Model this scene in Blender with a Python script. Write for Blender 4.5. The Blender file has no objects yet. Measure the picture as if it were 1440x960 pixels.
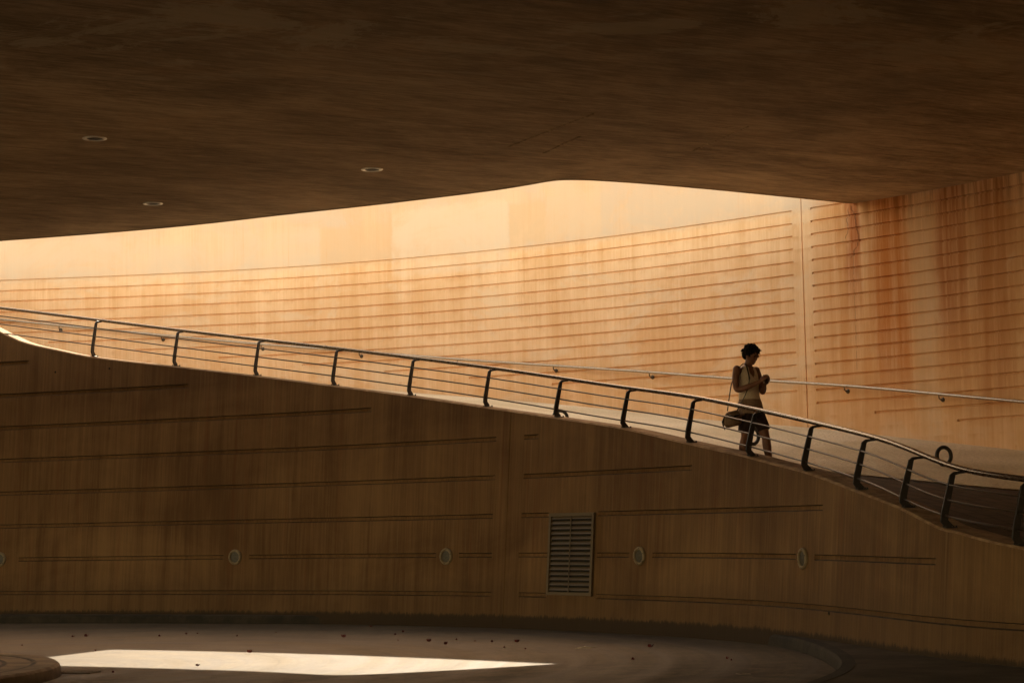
import bpy, bmesh, math, random
from mathutils import Vector, Matrix
random.seed(7)
R = math.radians
sc = bpy.context.scene
COL = sc.collection

# ------------------------------------------------------------------ camera
F = 2800.0                      # focal length in units of a 1440 wide frame
EYE = 1.44                      # eye above the road
PITCH = math.atan(258/F); ROLL = math.atan(0.0182)
fw = Vector((0, math.cos(PITCH), math.sin(PITCH)))
rt0 = Vector((1, 0, 0)); up0 = rt0.cross(fw)
rt = rt0*math.cos(ROLL) + up0*-math.sin(ROLL)
up = rt0*math.sin(ROLL) + up0*math.cos(ROLL)
CAM = Vector((0, 0, EYE))
cam = bpy.data.cameras.new('camera'); co = bpy.data.objects.new('camera', cam); COL.objects.link(co)
M = Matrix((rt, up, -fw)).transposed().to_4x4(); M.translation = CAM
co.matrix_world = M
cam.sensor_width = 36; cam.lens = F/1440*36; cam.clip_end = 2000; cam.clip_start = .1
sc.camera = co
def ray(x, y): return rt*((x-720)/F) + up*((480-y)/F) + fw
def atdepth(x, y, d): return CAM + ray(x, y)*d
def atz(x, y, z):
    r = ray(x, y); return CAM + r*((z-EYE)/r.z)
def proj(p):
    v = p-CAM; d = v.dot(fw); return 720+F*v.dot(rt)/d, 480-F*v.dot(up)/d, d
def lerp(a, b, t): return a+(b-a)*t
def interp(tab, x):
    if x <= tab[0][0]:
        (a, b), (c, d) = tab[0], tab[1]
    elif x >= tab[-1][0]:
        (a, b), (c, d) = tab[-2], tab[-1]
    else:
        for i in range(len(tab)-1):
            if tab[i][0] <= x <= tab[i+1][0]:
                (a, b), (c, d) = tab[i], tab[i+1]; break
        # smooth (catmull-rom like hermite)
        def sl(k):
            if k <= 0: return (tab[1][1]-tab[0][1])/(tab[1][0]-tab[0][0])
            if k >= len(tab)-1: return (tab[-1][1]-tab[-2][1])/(tab[-1][0]-tab[-2][0])
            return (tab[k+1][1]-tab[k-1][1])/(tab[k+1][0]-tab[k-1][0])
        h = c-a; t = (x-a)/h; m0 = sl(i)*h; m1 = sl(i+1)*h
        return (2*t**3-3*t*t+1)*b+(t**3-2*t*t+t)*m0+(-2*t**3+3*t*t)*d+(t**3-t*t)*m1
    return b+(d-b)*(x-a)/(c-a)
def zsolve(fp, tab, lo, hi):
    """height at which the point fp(z) meets the surveyed line"""
    for _ in range(40):
        m = (lo+hi)/2; x, y, d = proj(fp(m))
        if y > interp(tab, x): lo = m
        else: hi = m
    return (lo+hi)/2

# ------------------------------------------------------------------ plan curves
HZ = lambda x: 751.2-0.0182*x
SF = [(0,46.5),(240,48.6),(480,51.2),(690,54.5),(760,55.9),(960,61.3),(1080,66),(1155,70),(1235,76),(1315,82.2),(1375,85.8),(1440,88.8)]
SB = [(0,14.85),(225,15.05),(450,15.4),(680,16.05),(900,16.95),(1145,18.25),(1300,19.2),(1440,20.26)]
def smooth(pts, n):
    for _ in range(n):
        pts = [pts[0]]+[(pts[i-1]+pts[i]*2+pts[i+1])/4 for i in range(1, len(pts)-1)]+[pts[-1]]
    return pts
def plan(tab, unit, k, extl, extr, bl, br):
    pts = []
    x = 0
    while x <= 1440:
        s = interp(tab, x); p = atdepth(x, HZ(x)+k*s, F/(s/unit)); pts.append(Vector((p.x, p.y, 0))); x += 16
    pts = smooth(pts, 12)
    # continue both ends with gentle bends
    d = (pts[0]-pts[3]).normalized(); q = pts[0].copy(); L = []
    for i in range(int(extl/.4)):
        d.rotate(Matrix.Rotation(bl*.4, 3, 'Z')); q = q+d*.4; L.append(q.copy())
    d = (pts[-1]-pts[-4]).normalized(); q = pts[-1].copy(); Rr = []
    for i in range(int(extr/.4)):
        d.rotate(Matrix.Rotation(br*.4, 3, 'Z')); q = q+d*.4; Rr.append(q.copy())
    return smooth(L[::-1]+pts+Rr, 6)
class Path:
    def __init__(s, pts):
        s.p = pts; s.u = [0]
        for i in range(1, len(pts)): s.u.append(s.u[-1]+(pts[i]-pts[i-1]).length)
        s.L = s.u[-1]
    def at(s, u):
        import bisect
        i = max(1, min(len(s.p)-1, bisect.bisect_left(s.u, u)))
        t = (u-s.u[i-1])/(s.u[i]-s.u[i-1]); return s.p[i-1].lerp(s.p[i], t)
    def tan(s, u): return (s.at(u+.25)-s.at(u-.25)).normalized()
    def nor(s, u):
        t = s.tan(u); return Vector((-t.y, t.x, 0))           # away from the camera
    def u_of_px(s, x, z, off=0, slope=0, zb=0):
        lo, hi = 0, s.L
        # image x rises along the path
        for _ in range(50):
            m = (lo+hi)/2
            zz = z(m) if callable(z) else z
            q = s.at(m)+s.nor(m)*(off+slope*(zz-zb)); q.z = zz
            v = proj(q)[0] if (q-CAM).dot(fw) > 1 else 1e6
            if v < x: lo = m
            else: hi = m
        return (lo+hi)/2
FU = .55
FW = Path(plan(SF, FU, 1.752, 26, 16, R(3.2), R(1)))  # unseen left runs of both walls curl round to block light
BW = Path(plan(SB, .2, -23.9, 27, 12, R(2.9), R(-1.5)))
ZG = EYE-1.752*FU               # lowest groove of the front wall
BAT = .08                       # batter of the front wall
def fpt(u, z, off=0):
    p = FW.at(u)+FW.nor(u)*(BAT*(z-ZG)+off); p.z = z; return p
LEDGE = [(-140,418),(-60,436),(0,466),(31,480),(52,485.6),(73,490),(125,500.5),(245,514.5),(353,527),(466,541.5),(575,556),(680,571.5),(777,586),(875,601.5),(960,621),(1000,630),(1045,640),(1080,649.5),(1135,664),(1200,688),(1262,712),(1320,741),(1345,747),(1380,757),(1440,770)]
RAIL = [(-140,417),(0,433),(130,449),(250,464),(365,477.5),(475,490),(580,503),(690,517),(785,531),(880,545),(970,557),(1060,575),(1135,591.5),(1200,607),(1255,622),(1299,640),(1328,652),(1357,661),(1401,668),(1440,673)]
HAND = [(0,449),(83,457.5),(227,471),(367,484),(505,494),(643,505),(778,514),(913,523),(1035,532.5),(1200,543),(1320,554),(1440,565)]
def table(f, lo, hi, n):
    return [(lo+(hi-lo)*i/n, f(lo+(hi-lo)*i/n)) for i in range(n+1)]
uL = FW.u_of_px(-60, 5); uR = FW.u_of_px(1445, 1.3)
ledge_t = table(lambda u: zsolve(lambda z: fpt(u, z), LEDGE, 0, 12), uL, uR, 90)
sR = -.13
def ledge(u):
    if u < uL: return ledge_t[0][1]
    if u > uR: return max(.2, ledge_t[-1][1]+(u-uR)*sR)
    return interp(ledge_t, u)
RO = .27                        # hand rail sits this far in from the ledge face
def rpt(u, z):
    p = FW.at(u)+FW.nor(u)*(BAT*(ledge(u)-ZG)+RO); p.z = z; return p
rail_t = table(lambda u: zsolve(lambda z: rpt(u, z), RAIL, 0, 12), uL, uR, 90)
zr = smooth([z for _, z in rail_t], 4); rail_t = [(u, z) for (u, _), z in zip(rail_t, zr)]
def railz(u):
    if u < uL: return rail_t[0][1]+min(.15, (uL-u)*.12)
    if u > uR: return max(.6, rail_t[-1][1]+(u-uR)*sR)
    return interp(rail_t, u)
def bpt(u, z, off=0):
    p = BW.at(u)-BW.nor(u)*off; p.z = z; return p
bL = BW.u_of_px(0, 5); bR = BW.u_of_px(1440, 3)
hand_t = table(lambda u: zsolve(lambda z: bpt(u, z, .09), HAND, 0, 12), bL, bR, 60)
zh = smooth([z for _, z in hand_t], 4); hand_t = [(u, z) for (u, _), z in zip(hand_t, zh)]
def handz(u):
    if u < bL: return hand_t[0][1]+min(.2, (bL-u)*.1)
    if u > bR: return hand_t[-1][1]-(u-bR)*.12
    return interp(hand_t, u)
FLB = [(0,500),(500,545),(700,561),(840,573),(960,587),(1145,601),(1260,614),(1440,633)]
flb_t = table(lambda u: zsolve(lambda z: bpt(u, z), FLB, 0, 12), bL, bR, 60)
zf = smooth([z for _, z in flb_t], 6); flb_t = [(u, z) for (u, _), z in zip(flb_t, zf)]
def floorb(u):
    if u < bL: return flb_t[0][1]+min(.2, (bL-u)*.1)
    if u > bR: return flb_t[-1][1]-(u-bR)*.12
    return interp(flb_t, u)
LW = .34                        # ledge width
def inner(u):
    p = FW.at(u)+FW.nor(u)*(BAT*(ledge(u)-ZG)+LW); return p
def floorf(u): return railz(u)-.86
def hitback(u):
    p = inner(u); n = FW.nor(u); best = None
    for i in range(len(BW.p)-1):
        a, b = BW.p[i], BW.p[i+1]; e = b-a
        den = n.x*e.y-n.y*e.x
        if abs(den) < 1e-9: continue
        w = a-p; t = (w.x*e.y-w.y*e.x)/den; s = (w.x*n.y-w.y*n.x)/den
        if 0 <= s <= 1 and t > 0 and (best is None or t < best[0]): best = (t, BW.u[i]+s*e.length)
    return best[1] if best else None
def floorpt(u, w, lift=0):
    a = inner(u); a.z = floorf(u)
    ub = hitback(u)
    if ub is None: b = inner(u)+FW.nor(u)*7; b.z = a.z
    else: b = BW.at(ub)+BW.nor(ub)*.1; b.z = floorb(ub)
    return fprof(u, a, b, w)
BND = [(1000,636),(1085,641),(1132,647),(1197,653),(1255,661),(1322,670),(1372,680),(1440,688)]
def _lane(u):
    if not (uB0 < u < uR+.5): return None
    a = inner(u); n = FW.nor(u); z = floorf(u)
    for k in range(5, 60):
        p = a+n*(k*.06); p.z = z; q = proj(p)
        if q[1] < interp(BND, q[0]): return k*.06
    return 3.5
uB0 = FW.u_of_px(1132, ledge, 0, BAT, ZG)
lane_t = [(uB0+(uR-uB0)*i/14, 0) for i in range(15)]
lane_t = [(u, _lane(u+1e-4) or 1.5) for u, _ in lane_t]
_lz = smooth([v for _, v in lane_t], 3); lane_t = [(u, v) for (u, _), v in zip(lane_t, _lz)]
print('LANE', [round(v, 2) for _, v in lane_t])
def lane(u):
    if u <= uB0: return max(.12, lane_t[0][1]*(1-((uB0-u)/4.0)) if uB0-u < 4 else .12)
    if u >= uR: return lane_t[-1][1]
    return interp(lane_t, u)
def fprof(u, a, b, w):
    W = Vector((b.x-a.x, b.y-a.y, 0)).length; l = min(lane(u), W*.7)
    # w 0..0.5 is the level lane, 0.5..1 the tilted pebble apron
    if w <= .5: p = a.lerp(b, l/W*w*2); p.z = a.z
    else:
        f = (w-.5)*2; p = a.lerp(b, lerp(l/W, 1, f)); p.z = lerp(a.z+.01, b.z, f)
    return p
def floor_hit(x, y):
    best = None
    for i in range(200):
        u = uL+(uR+2-uL)*i/200
        for j in range(21):
            p = floorpt_c(i, j/20, u); q = proj(p); d = (q[0]-x)**2+(q[1]-y)**2
            if best is None or d < best[0]: best = (d, p)
    return best[1]
_fc = {}
def floorpt_c(i, w, u):
    if i not in _fc: _fc[i] = (floorpt(u, 0), floorpt(u, 1))
    a, b = _fc[i]; return fprof(u, a, b, w)

# ------------------------------------------------------------------ materials
class NT:
    def __init__(s, name):
        s.m = bpy.data.materials.new(name); s.m.use_nodes = True
        s.t = s.m.node_tree; s.b = s.t.nodes['Principled BSDF']
    def n(s, typ, ins=None, **kw):
        nd = s.t.nodes.new(typ)
        for k, v in kw.items(): setattr(nd, k, v)
        for k, v in (ins or {}).items(): s.i(nd.inputs[k], v)
        return nd
    def i(s, inp, v):
        if isinstance(v, bpy.types.NodeSocket): s.t.links.new(v, inp)
        elif isinstance(v, (tuple, list)) and len(v) == 3 and inp.type == 'RGBA': inp.default_value = (*v, 1)
        else: inp.default_value = v
    def math(s, op, a, b=0, c=0, clamp=False):
        return s.n('ShaderNodeMath', {0: a, 1: b, 2: c}, operation=op, use_clamp=clamp).outputs[0]
    def ramp(s, v, lo, hi, a=0.0, b=1.0):
        return s.n('ShaderNodeMapRange', {0: v, 1: lo, 2: hi, 3: a, 4: b}, interpolation_type='SMOOTHSTEP').outputs[0]
    def win(s, v, a, b, e, e2=None):
        return s.math('MULTIPLY', s.ramp(v, a-e, a+e), s.ramp(v, b-(e2 or e), b+(e2 or e), 1, 0))
    def mix(s, f, a, b, mode='MIX'):
        nd = s.n('ShaderNodeMix', data_type='RGBA', blend_type=mode)
        s.i(nd.inputs[0], f); s.i(nd.inputs[6], a); s.i(nd.inputs[7], b); return nd.outputs[2]
    def mapped(s, src, scale, rot=(0,0,0), loc=(0,0,0)):
        return s.n('ShaderNodeMapping', {0: src, 1: loc, 2: rot, 3: scale}).outputs[0]
    def noise(s, vec, scale=1, det=4, rough=.55, dist=0):
        return s.n('ShaderNodeTexNoise', {'Vector': vec, 'Scale': scale, 'Detail': det, 'Roughness': rough, 'Distortion': dist}).outputs[0]
    def uv(s):
        return s.n('ShaderNodeUVMap', uv_map='UVMap').outputs[0]
    def obj(s): return s.n('ShaderNodeTexCoord').outputs['Object']
    def sep(s, v):
        o = s.n('ShaderNodeSeparateXYZ', {0: v}).outputs; return o[0], o[1], o[2]
    def bump(s, h, st=.3, d=.01):
        nd = s.n('ShaderNodeBump', {'Strength': st, 'Distance': d, 'Height': h}); s.t.links.new(nd.outputs[0], s.b.inputs['Normal'])
    def fin(s, col, rough=.8, metal=0, spec=.3):
        s.i(s.b.inputs['Base Color'], col); s.i(s.b.inputs['Roughness'], rough); s.i(s.b.inputs['Metallic'], metal)
        s.i(s.b.inputs['Specular IOR Level'], spec); return s.m
def plain(name, col, rough=.6, metal=0, var=.25, sc_=30, spec=.4):
    t = NT(name); n = t.noise(t.obj(), sc_, 3)
    c = t.mix(t.ramp(n, .3, .7), tuple(v*(1-var) for v in col), tuple(min(1, v*(1+var)) for v in col))
    return t.fin(c, rough, metal, spec)

def board_base(t, uv, lo, hi, seed=0.0):
    """board-marked concrete: fine vertical lines, broader vertical washes, pour clouds"""
    fine = t.noise(t.mapped(uv, (26, .55, 1), loc=(seed, 0, 0)), 1, 5, .7)
    mid = t.noise(t.mapped(uv, (3.2, .22, 1), loc=(seed+4, 2, 0)), 1, 4, .6)
    cloud = t.noise(t.mapped(uv, (.45, .6, 1), loc=(seed+9, 0, 0)), 1, 5, .6, .6)
    grain = t.noise(uv, 90, 2)
    f = t.math('ADD', t.math('MULTIPLY', fine, .30), t.math('MULTIPLY', mid, .34))
    f = t.math('ADD', f, t.math('MULTIPLY', cloud, .42)); f = t.math('ADD', f, t.math('MULTIPLY', grain, .08))
    c = t.mix(t.ramp(f, .44, .72), lo, hi)
    return c, fine, mid, cloud

XJ = BW.u_of_px(1133, 4)
def ub(x, y):   # wall coordinates of a surveyed spot on the back wall
    u = BW.u_of_px(x, 4)
    return u, zsolve(lambda z: bpt(u, z), [(0, y), (1440, y)], 0, 12)
zfirst = EYE+4.775
def mat_back():
    t = NT('ochre_concrete'); uv = t.uv(); u, v, _ = t.sep(uv)  # pale ochre is the wall's own tone
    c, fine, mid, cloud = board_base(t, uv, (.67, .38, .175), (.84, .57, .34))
    # upper plain band is paler
    blot = t.noise(t.mapped(uv, (.8, 1.1, 1), loc=(2, 1, 0)), 1, 7, .7, .5)
    c = t.mix(t.math('MULTIPLY', t.ramp(blot, .50, .62), .45), c, (.74, .56, .38))
    c = t.mix(t.math('MULTIPLY', t.ramp(v, 6.1, 6.3), t.ramp(blot, .35, .62, .5, .9)), c, (.59, .46, .35))
    # dirt bleeding out of every groove
    gf = t.math('FRACT', t.math('DIVIDE', t.math('SUBTRACT', zfirst, v), .2))
    gn = t.noise(t.mapped(uv, (4.5, 1.3, 1), loc=(8, 3, 0)), 1, 6, .75)
    gm = t.math('MULTIPLY', t.ramp(gf, .04, .55, 1, 0), t.math('MULTIPLY', t.ramp(gn, .46, .66), t.ramp(v, zfirst-.02, zfirst, 1, 0)))
    c = t.mix(t.math('MULTIPLY', gm, .38), c, (.50, .20, .055))
    wob = t.noise(t.mapped(uv, (2.5, 2.5, 1)), 1, 5, .7)
    # painted-over patches
    def patch(x0, y0, x1, y1, col, k):
        nonlocal c
        a, za = ub(x0, y0); b, zb = ub(x1, y1)
        vv = t.math('ADD', v, t.math('MULTIPLY', t.math('SUBTRACT', wob, .5), .34))
        uu = t.math('ADD', u, t.math('MULTIPLY', t.math('SUBTRACT', wob, .5), .16))
        m = t.math('MULTIPLY', t.win(uu, a, b, .03), t.win(vv, zb, za, .08))
        m = t.math('MULTIPLY', m, t.ramp(blot, .36, .56, .45, 1))
        c = t.mix(t.math('MULTIPLY', m, k), c, col)
    patch(553, 296, 718, 376, (.74, .58, .43), .45)
    patch(-80, 345, 455, 388, (.70, .55, .40), .3)
    patch(720, 288, 772, 340, (.66, .42, .21), .4)
    patch(452, 320, 553, 372, (.68, .42, .21), .4)
    patch(772, 262, 850, 330, (.72, .50, .31), .35)
    # orange weathering down the board lines
    st = t.noise(t.mapped(uv, (6.5, .16, 1), loc=(3, 7, 0)), 1, 5, .72)
    w1 = t.math('MULTIPLY', t.ramp(st, .56, .74), t.ramp(cloud, .4, .65))
    c = t.mix(t.math('MULTIPLY', w1, .38), c, (.60, .25, .065))
    # rust runs under the deck
    streak = t.noise(t.mapped(uv, (9, .35, 1), loc=(11, 0, 0)), 1, 5, .75)
    rag = t.noise(t.mapped(uv, (1.5, 1.0, 1), loc=(1, 5, 0)), 1, 4, .6)
    def rust(x0, x1, ytop, ybot, col, k, soft=.12):
        nonlocal c
        a, zt = ub(x0, ytop); b, _ = ub(x1, ytop); _, zb = ub((x0+x1)/2, ybot)
        uu = t.math('ADD', u, t.math('MULTIPLY', t.math('SUBTRACT', rag, .5), .3))
        m = t.math('MULTIPLY', t.win(uu, a, b, soft), t.math('MULTIPLY', t.ramp(v, zb-.9, zb+.9), t.ramp(v, zt, zt+.35, 1, 0)))
        m = t.math('MULTIPLY', m, t.ramp(streak, .30, .62, .35, 1))
        c = t.mix(t.math('MULTIPLY', m, k), c, col)
    rust(1160, 1300, 283, 590, (.60, .26, .07), .7, .35)
    rust(1340, 1445, 240, 600, (.46, .20, .055), .6, .5)
    rust(1232, 1278, 280, 530, (.50, .165, .03), .92, .15)
    rust(1196, 1214, 290, 400, (.40, .10, .018), .85, .06)
    rust(1318, 1362, 250, 480, (.40, .14, .035), .85, .16)
    rust(1378, 1420, 262, 560, (.42, .16, .04), .6, .12)
    rust(1284, 1318, 300, 600, (.58, .40, .24), .5, .1)
    # dirt from the deck joint
    top = t.math('MULTIPLY', t.ramp(v, 5.5, 6.25), t.ramp(u, ub(1150, 300)[0], ub(1260, 300)[0]))
    top = t.math('MULTIPLY', top, t.ramp(streak, .42, .66))
    c = t.mix(t.math('MULTIPLY', top, .55), c, (.14, .07, .03))
    # cracks by the deck corner
    def crack(x, y0, y1, amp, fr, k, wdt=.009):
        nonlocal c
        wv = t.math('SUBTRACT', t.noise(t.mapped(uv, (.01, fr, 1), loc=(x*.1, 0, 0)), 1, 4, .6), .5)
        cv = t.math('ADD', u, t.math('MULTIPLY', wv, amp)); u0, z0 = ub(x, y0); _, z1 = ub(x, y1)
        brk = t.ramp(t.noise(t.mapped(uv, (1, 7, 1), loc=(x, 0, 0)), 1, 3), .38, .5)
        m = t.math('MULTIPLY', t.win(cv, u0-wdt, u0+wdt, .008), t.math('MULTIPLY', t.win(v, z1, z0, .05), brk))
        c = t.mix(t.math('MULTIPLY', m, k), c, (.09, .035, .012))
    crack(1206, 288, 362, .7, 1.1, .6, .012); crack(1196, 294, 340, 1.2, .8, .6, .007); crack(1204, 350, 520, .06, 1.0, .5, .004)
    # a few flaked spots
    fl = t.math('MULTIPLY', t.ramp(t.noise(t.mapped(uv, (7, 4, 1)), 1, 5, .8), .71, .75), t.ramp(v, 6.3, 6.5))
    c = t.mix(t.math('MULTIPLY', fl, .5), c, (.42, .27, .14))
    gr = t.math('ADD', fine, t.math('MULTIPLY', t.noise(uv, 60, 3), .5)); t.bump(gr, .45, .012)
    return t.fin(c, .88)
def mat_front():
    t = NT('shaded_board_marked_concrete'); uv = t.uv(); u, v, _ = t.sep(uv)
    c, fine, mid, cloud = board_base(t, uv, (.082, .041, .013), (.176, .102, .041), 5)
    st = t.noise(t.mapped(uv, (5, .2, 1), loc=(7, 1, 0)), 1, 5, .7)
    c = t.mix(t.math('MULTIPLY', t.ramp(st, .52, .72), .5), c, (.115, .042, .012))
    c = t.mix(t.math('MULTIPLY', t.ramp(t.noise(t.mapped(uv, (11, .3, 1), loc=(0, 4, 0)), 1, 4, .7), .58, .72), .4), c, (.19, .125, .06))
    # splash-zone grime along the foot
    rag = t.noise(t.mapped(uv, (19, 3, 1)), 1, 6, .8)
    g = t.ramp(t.math('SUBTRACT', v, t.math('MULTIPLY', rag, .22)), .045, .10, 1, 0)
    c = t.mix(t.math('MULTIPLY', g, .93), c, (.010, .007, .004))
    g2 = t.ramp(t.math('SUBTRACT', v, t.math('MULTIPLY', rag, .7)), .1, .5, 1, 0)
    c = t.mix(t.math('MULTIPLY', g2, .35), c, (.05, .028, .011))
    t.bump(t.math('ADD', fine, t.math('MULTIPLY', t.noise(uv, 60, 3), .5)), .5, .012)
    return t.fin(c, .85)
def mat_deck():
    t = NT('board_marked_soffit_concrete'); o = t.obj()
    q0, q1 = atz(200, 118, EYE+4.75), atz(500, 146, EYE+4.75); a = -math.atan2(q1.y-q0.y, q1.x-q0.x)
    v1 = t.mapped(o, (.5, 11, 1), (0, 0, a)); v1 = t.mapped(t.n('ShaderNodeMapping', {0: o, 2: (0, 0, a)}).outputs[0], (.5, 11, 1))
    rot = t.n('ShaderNodeMapping', {0: o, 2: (0, 0, a)}).outputs[0]
    fine = t.noise(t.mapped(rot, (2.2, 15, 1)), 1, 8, .8)
    mid = t.noise(t.mapped(rot, (.9, 3.4, 1), loc=(3, 3, 0)), 1, 6, .7, .4)
    cloud = t.noise(t.mapped(rot, (.33, .5, 1)), 1, 8, .68, 1.0)
    f = t.math('ADD', t.math('MULTIPLY', fine, .42), t.math('ADD', t.math('MULTIPLY', mid, .22), t.math('MULTIPLY', cloud, .36)))
    c = t.mix(t.ramp(f, .39, .62), (.20, .132, .07), (.56, .40, .235))
    dk = t.math('MULTIPLY', t.ramp(t.noise(t.mapped(rot, (.7, 20, 1), loc=(7, 0, 0)), 1, 6, .75), .585, .64), t.ramp(mid, .42, .6))
    c = t.mix(t.math('MULTIPLY', dk, .75), c, (.10, .05, .022))
    pl = t.ramp(t.noise(t.mapped(o, (.35, .5, 1), loc=(2, 6, 0)), 1, 9, .74, 1.4), .515, .56)
    pl = t.math('MULTIPLY', pl, t.ramp(t.sep(o)[1], 18, 23, 1, .0))
    c = t.mix(t.math('MULTIPLY', pl, .7), c, (.52, .42, .27))
    br = t.ramp(t.noise(t.mapped(o, (.5, .6, 1), loc=(9, 2, 0)), 1, 8, .7, .8), .56, .64)
    c = t.mix(t.math('MULTIPLY', br, .25), c, (.46, .28, .14))
    t.bump(t.math('ADD', fine, t.math('MULTIPLY', mid, .7)), .6, .02)
    return t.fin(c, .85)
def mat_road():
    t = NT('worn_asphalt'); o = t.obj()
    cx, cy = -5.8, 21.6
    x, y, _ = t.sep(o)
    dx = t.math('SUBTRACT', x, cx); dy = t.math('MULTIPLY', t.math('SUBTRACT', y, cy), .92)
    rad = t.math('SQRT', t.math('ADD', t.math('MULTIPLY', dx, dx), t.math('MULTIPLY', dy, dy)))
    ang = t.math('ARCTAN2', dy, dx)
    pol = t.n('ShaderNodeCombineXYZ', {0: rad, 1: t.math('MULTIPLY', ang, 1.4), 2: 0}).outputs[0]
    sweep = t.noise(t.mapped(pol, (2.6, .5, 1)), 1, 6, .62, .4)
    fsweep = t.noise(t.mapped(pol, (11, .9, 1), loc=(5, 0, 0)), 1, 5, .7)
    cloud = t.noise(o, .7, 6, .65, .4); grain = t.noise(o, 70, 3, .7); sp = t.noise(o, 9, 6, .75)
    f = t.math('ADD', t.math('MULTIPLY', sweep, .42), t.math('MULTIPLY', fsweep, .2))
    f = t.math('ADD', f, t.math('ADD', t.math('MULTIPLY', cloud, .22), t.math('MULTIPLY', sp, .18)))
    c = t.mix(t.ramp(f, .44, .58), (.050, .036, .020), (.132, .103, .064))
    tr = t.math('MULTIPLY', t.ramp(y, 19.5, 21.5, 1, .25), t.ramp(t.math('ADD', t.noise(o, 2.2, 7, .75, .6), t.math('MULTIPLY', fsweep, .35)), .62, .78))
    c = t.mix(t.math('MULTIPLY', tr, .8), c, (.028, .019, .011))
    ty = t.math('MULTIPLY', t.ramp(t.noise(t.mapped(pol, (4.2, .16, 1), loc=(1, 9, 0)), 1, 5, .7, .3), .56, .68), t.ramp(sp, .35, .6))
    c = t.mix(t.math('MULTIPLY', ty, .55), c, (.022, .015, .009))
    c = t.mix(t.math('MULTIPLY', t.ramp(t.noise(t.mapped(pol, (7, .3, 1), loc=(4, 2, 0)), 1, 5, .7), .60, .70), .3), c, (.19, .155, .11))
    c = t.mix(t.math('MULTIPLY', t.ramp(t.noise(o, 26, 4, .75), .42, .62, 1, 0), .35), c, (.05, .036, .02)); c = t.mix(t.math('MULTIPLY', t.ramp(grain, .52, .66), .4), c, (.17, .13, .085))
    t.bump(t.math('ADD', grain, sp), .35, .01)
    return t.fin(c, t.ramp(sweep, .3, .7, .62, .85))
def mat_pave(name, lo, hi, scale=1.0):
    t = NT(name); o = t.obj(); n = t.noise(o, 1.6*scale, 6, .65); g = t.noise(o, 60, 3)
    c = t.mix(t.ramp(n, .35, .68), lo, hi); c = t.mix(t.math('MULTIPLY', t.ramp(g, .5, .7), .2), c, tuple(v*1.5 for v in hi))
    t.bump(g, .3, .01); return t.fin(c, .85)
def mat_island():
    t = NT('ringed_paving'); o = t.obj(); x, y, _ = t.sep(o)
    rad = t.math('SQRT', t.math('ADD', t.math('MULTIPLY', x, x), t.math('MULTIPLY', y, y)))
    fr = t.math('FRACT', t.math('MULTIPLY', rad, 3.4)); ln = t.win(fr, .02, .2, .05)
    n = t.noise(o, 3, 6, .7)
    c = t.mix(t.ramp(n, .35, .65), (.12, .085, .05), (.24, .17, .10))
    c = t.mix(t.math('MULTIPLY', ln, t.ramp(n, .3, .55)), c, (.035, .025, .015)); t.bump(t.noise(o, 50, 3), .3, .01)
    return t.fin(c, .8)
def mat_ramp():
    t = NT('washed_pebble_ramp_paving'); uv = t.uv()
    g = t.noise(uv, 34, 3, .7); n = t.noise(uv, .8, 5, .6)
    vor = t.n('ShaderNodeTexVoronoi', {'Vector': uv, 'Scale': 26.0}).outputs[0]
    c = t.mix(t.ramp(n, .3, .7), (.70, .57, .37), (.86, .73, .53))
    c = t.mix(t.math('MULTIPLY', t.ramp(g, .48, .66), .6), c, (.42, .31, .19))
    c = t.mix(t.math('MULTIPLY', t.ramp(vor, .1, .35, 1, 0), .3), c, (.72, .6, .44))
    t.bump(t.math('ADD', g, vor), .9, .02); return t.fin(c, .85)
def mat_metal(name, col, rough=.3, metal=1.0):
    t = NT(name); n = t.noise(t.mapped(t.obj(), (3, 3, 30)), 6, 4)
    c = t.mix(t.ramp(n, .3, .7), tuple(v*.8 for v in col), col); return t.fin(c, t.ramp(n, .3, .7, rough, rough+.14), metal, .5)
def mat_lane():
    t = NT('dark_brick_lane_paving'); uv = t.uv()
    br = t.n('ShaderNodeTexBrick', {'Vector': uv, 'Scale': 1.0, 'Color1': (.085, .058, .035), 'Color2': (.05, .034, .021), 'Mortar': (.02, .014, .009), 'Mortar Size': .012, 'Brick Width': .4, 'Row Height': .2})
    n = t.noise(uv, 6, 5, .7); c = t.mix(t.ramp(n, .4, .7, 0, .5), br.outputs[0], (.11, .08, .05)); t.bump(br.outputs[1], .3, .01)
    return t.fin(c, .8)
MLANE = mat_lane()
def mat_cop():
    t = NT('worn_coping_concrete'); uv = t.uv(); n = t.noise(uv, 5, 6, .7); c = t.mix(t.ramp(n, .35, .65), (.17, .10, .05), (.32, .215, .12))
    t.bump(t.noise(uv, 60, 3), .3, .01); return t.fin(c, .85)
MCOP = mat_cop(); MGD = plain('groove_shade_dirt', (.042, .022, .009), .9, 0, .5, 8)  # dirt plus the shade of the groove lips, put into the colour
MB_, MF_, MD_, MR_ = mat_back(), mat_front(), mat_deck(), mat_road()
MPV = mat_pave('pavement_concrete', (.035, .025, .015), (.085, .062, .038))
MKB = mat_pave('kerb_stone', (.014, .011, .007), (.035, .027, .018), 2)
MIS = mat_island(); MRP = mat_ramp()
MST = mat_metal('brushed_steel', (.20, .16, .12), .2)
MHR = mat_metal('wall_rail_steel', (.46, .38, .30), .25)
MPO = mat_metal('dark_coated_steel', (.022, .018, .015), .45, .3)
MWI = mat_metal('steel_bar', (.12, .095, .07), .3)
MBK = plain('black_rubbery_coating', (.02, .018, .016), .45, 0)
MCAST = mat_metal('weathered_cast_metal', (.19, .145, .08), .6, .1)
MLENS = plain('grimy_lamp_glass', (.05, .044, .03), .6, 0, .3, 40, .5)
MVENT = mat_metal('painted_louvre_metal', (.105, .075, .040), .55, .1)
MDARK = plain('dark_recess', (.012, .009, .006), .9)
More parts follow.
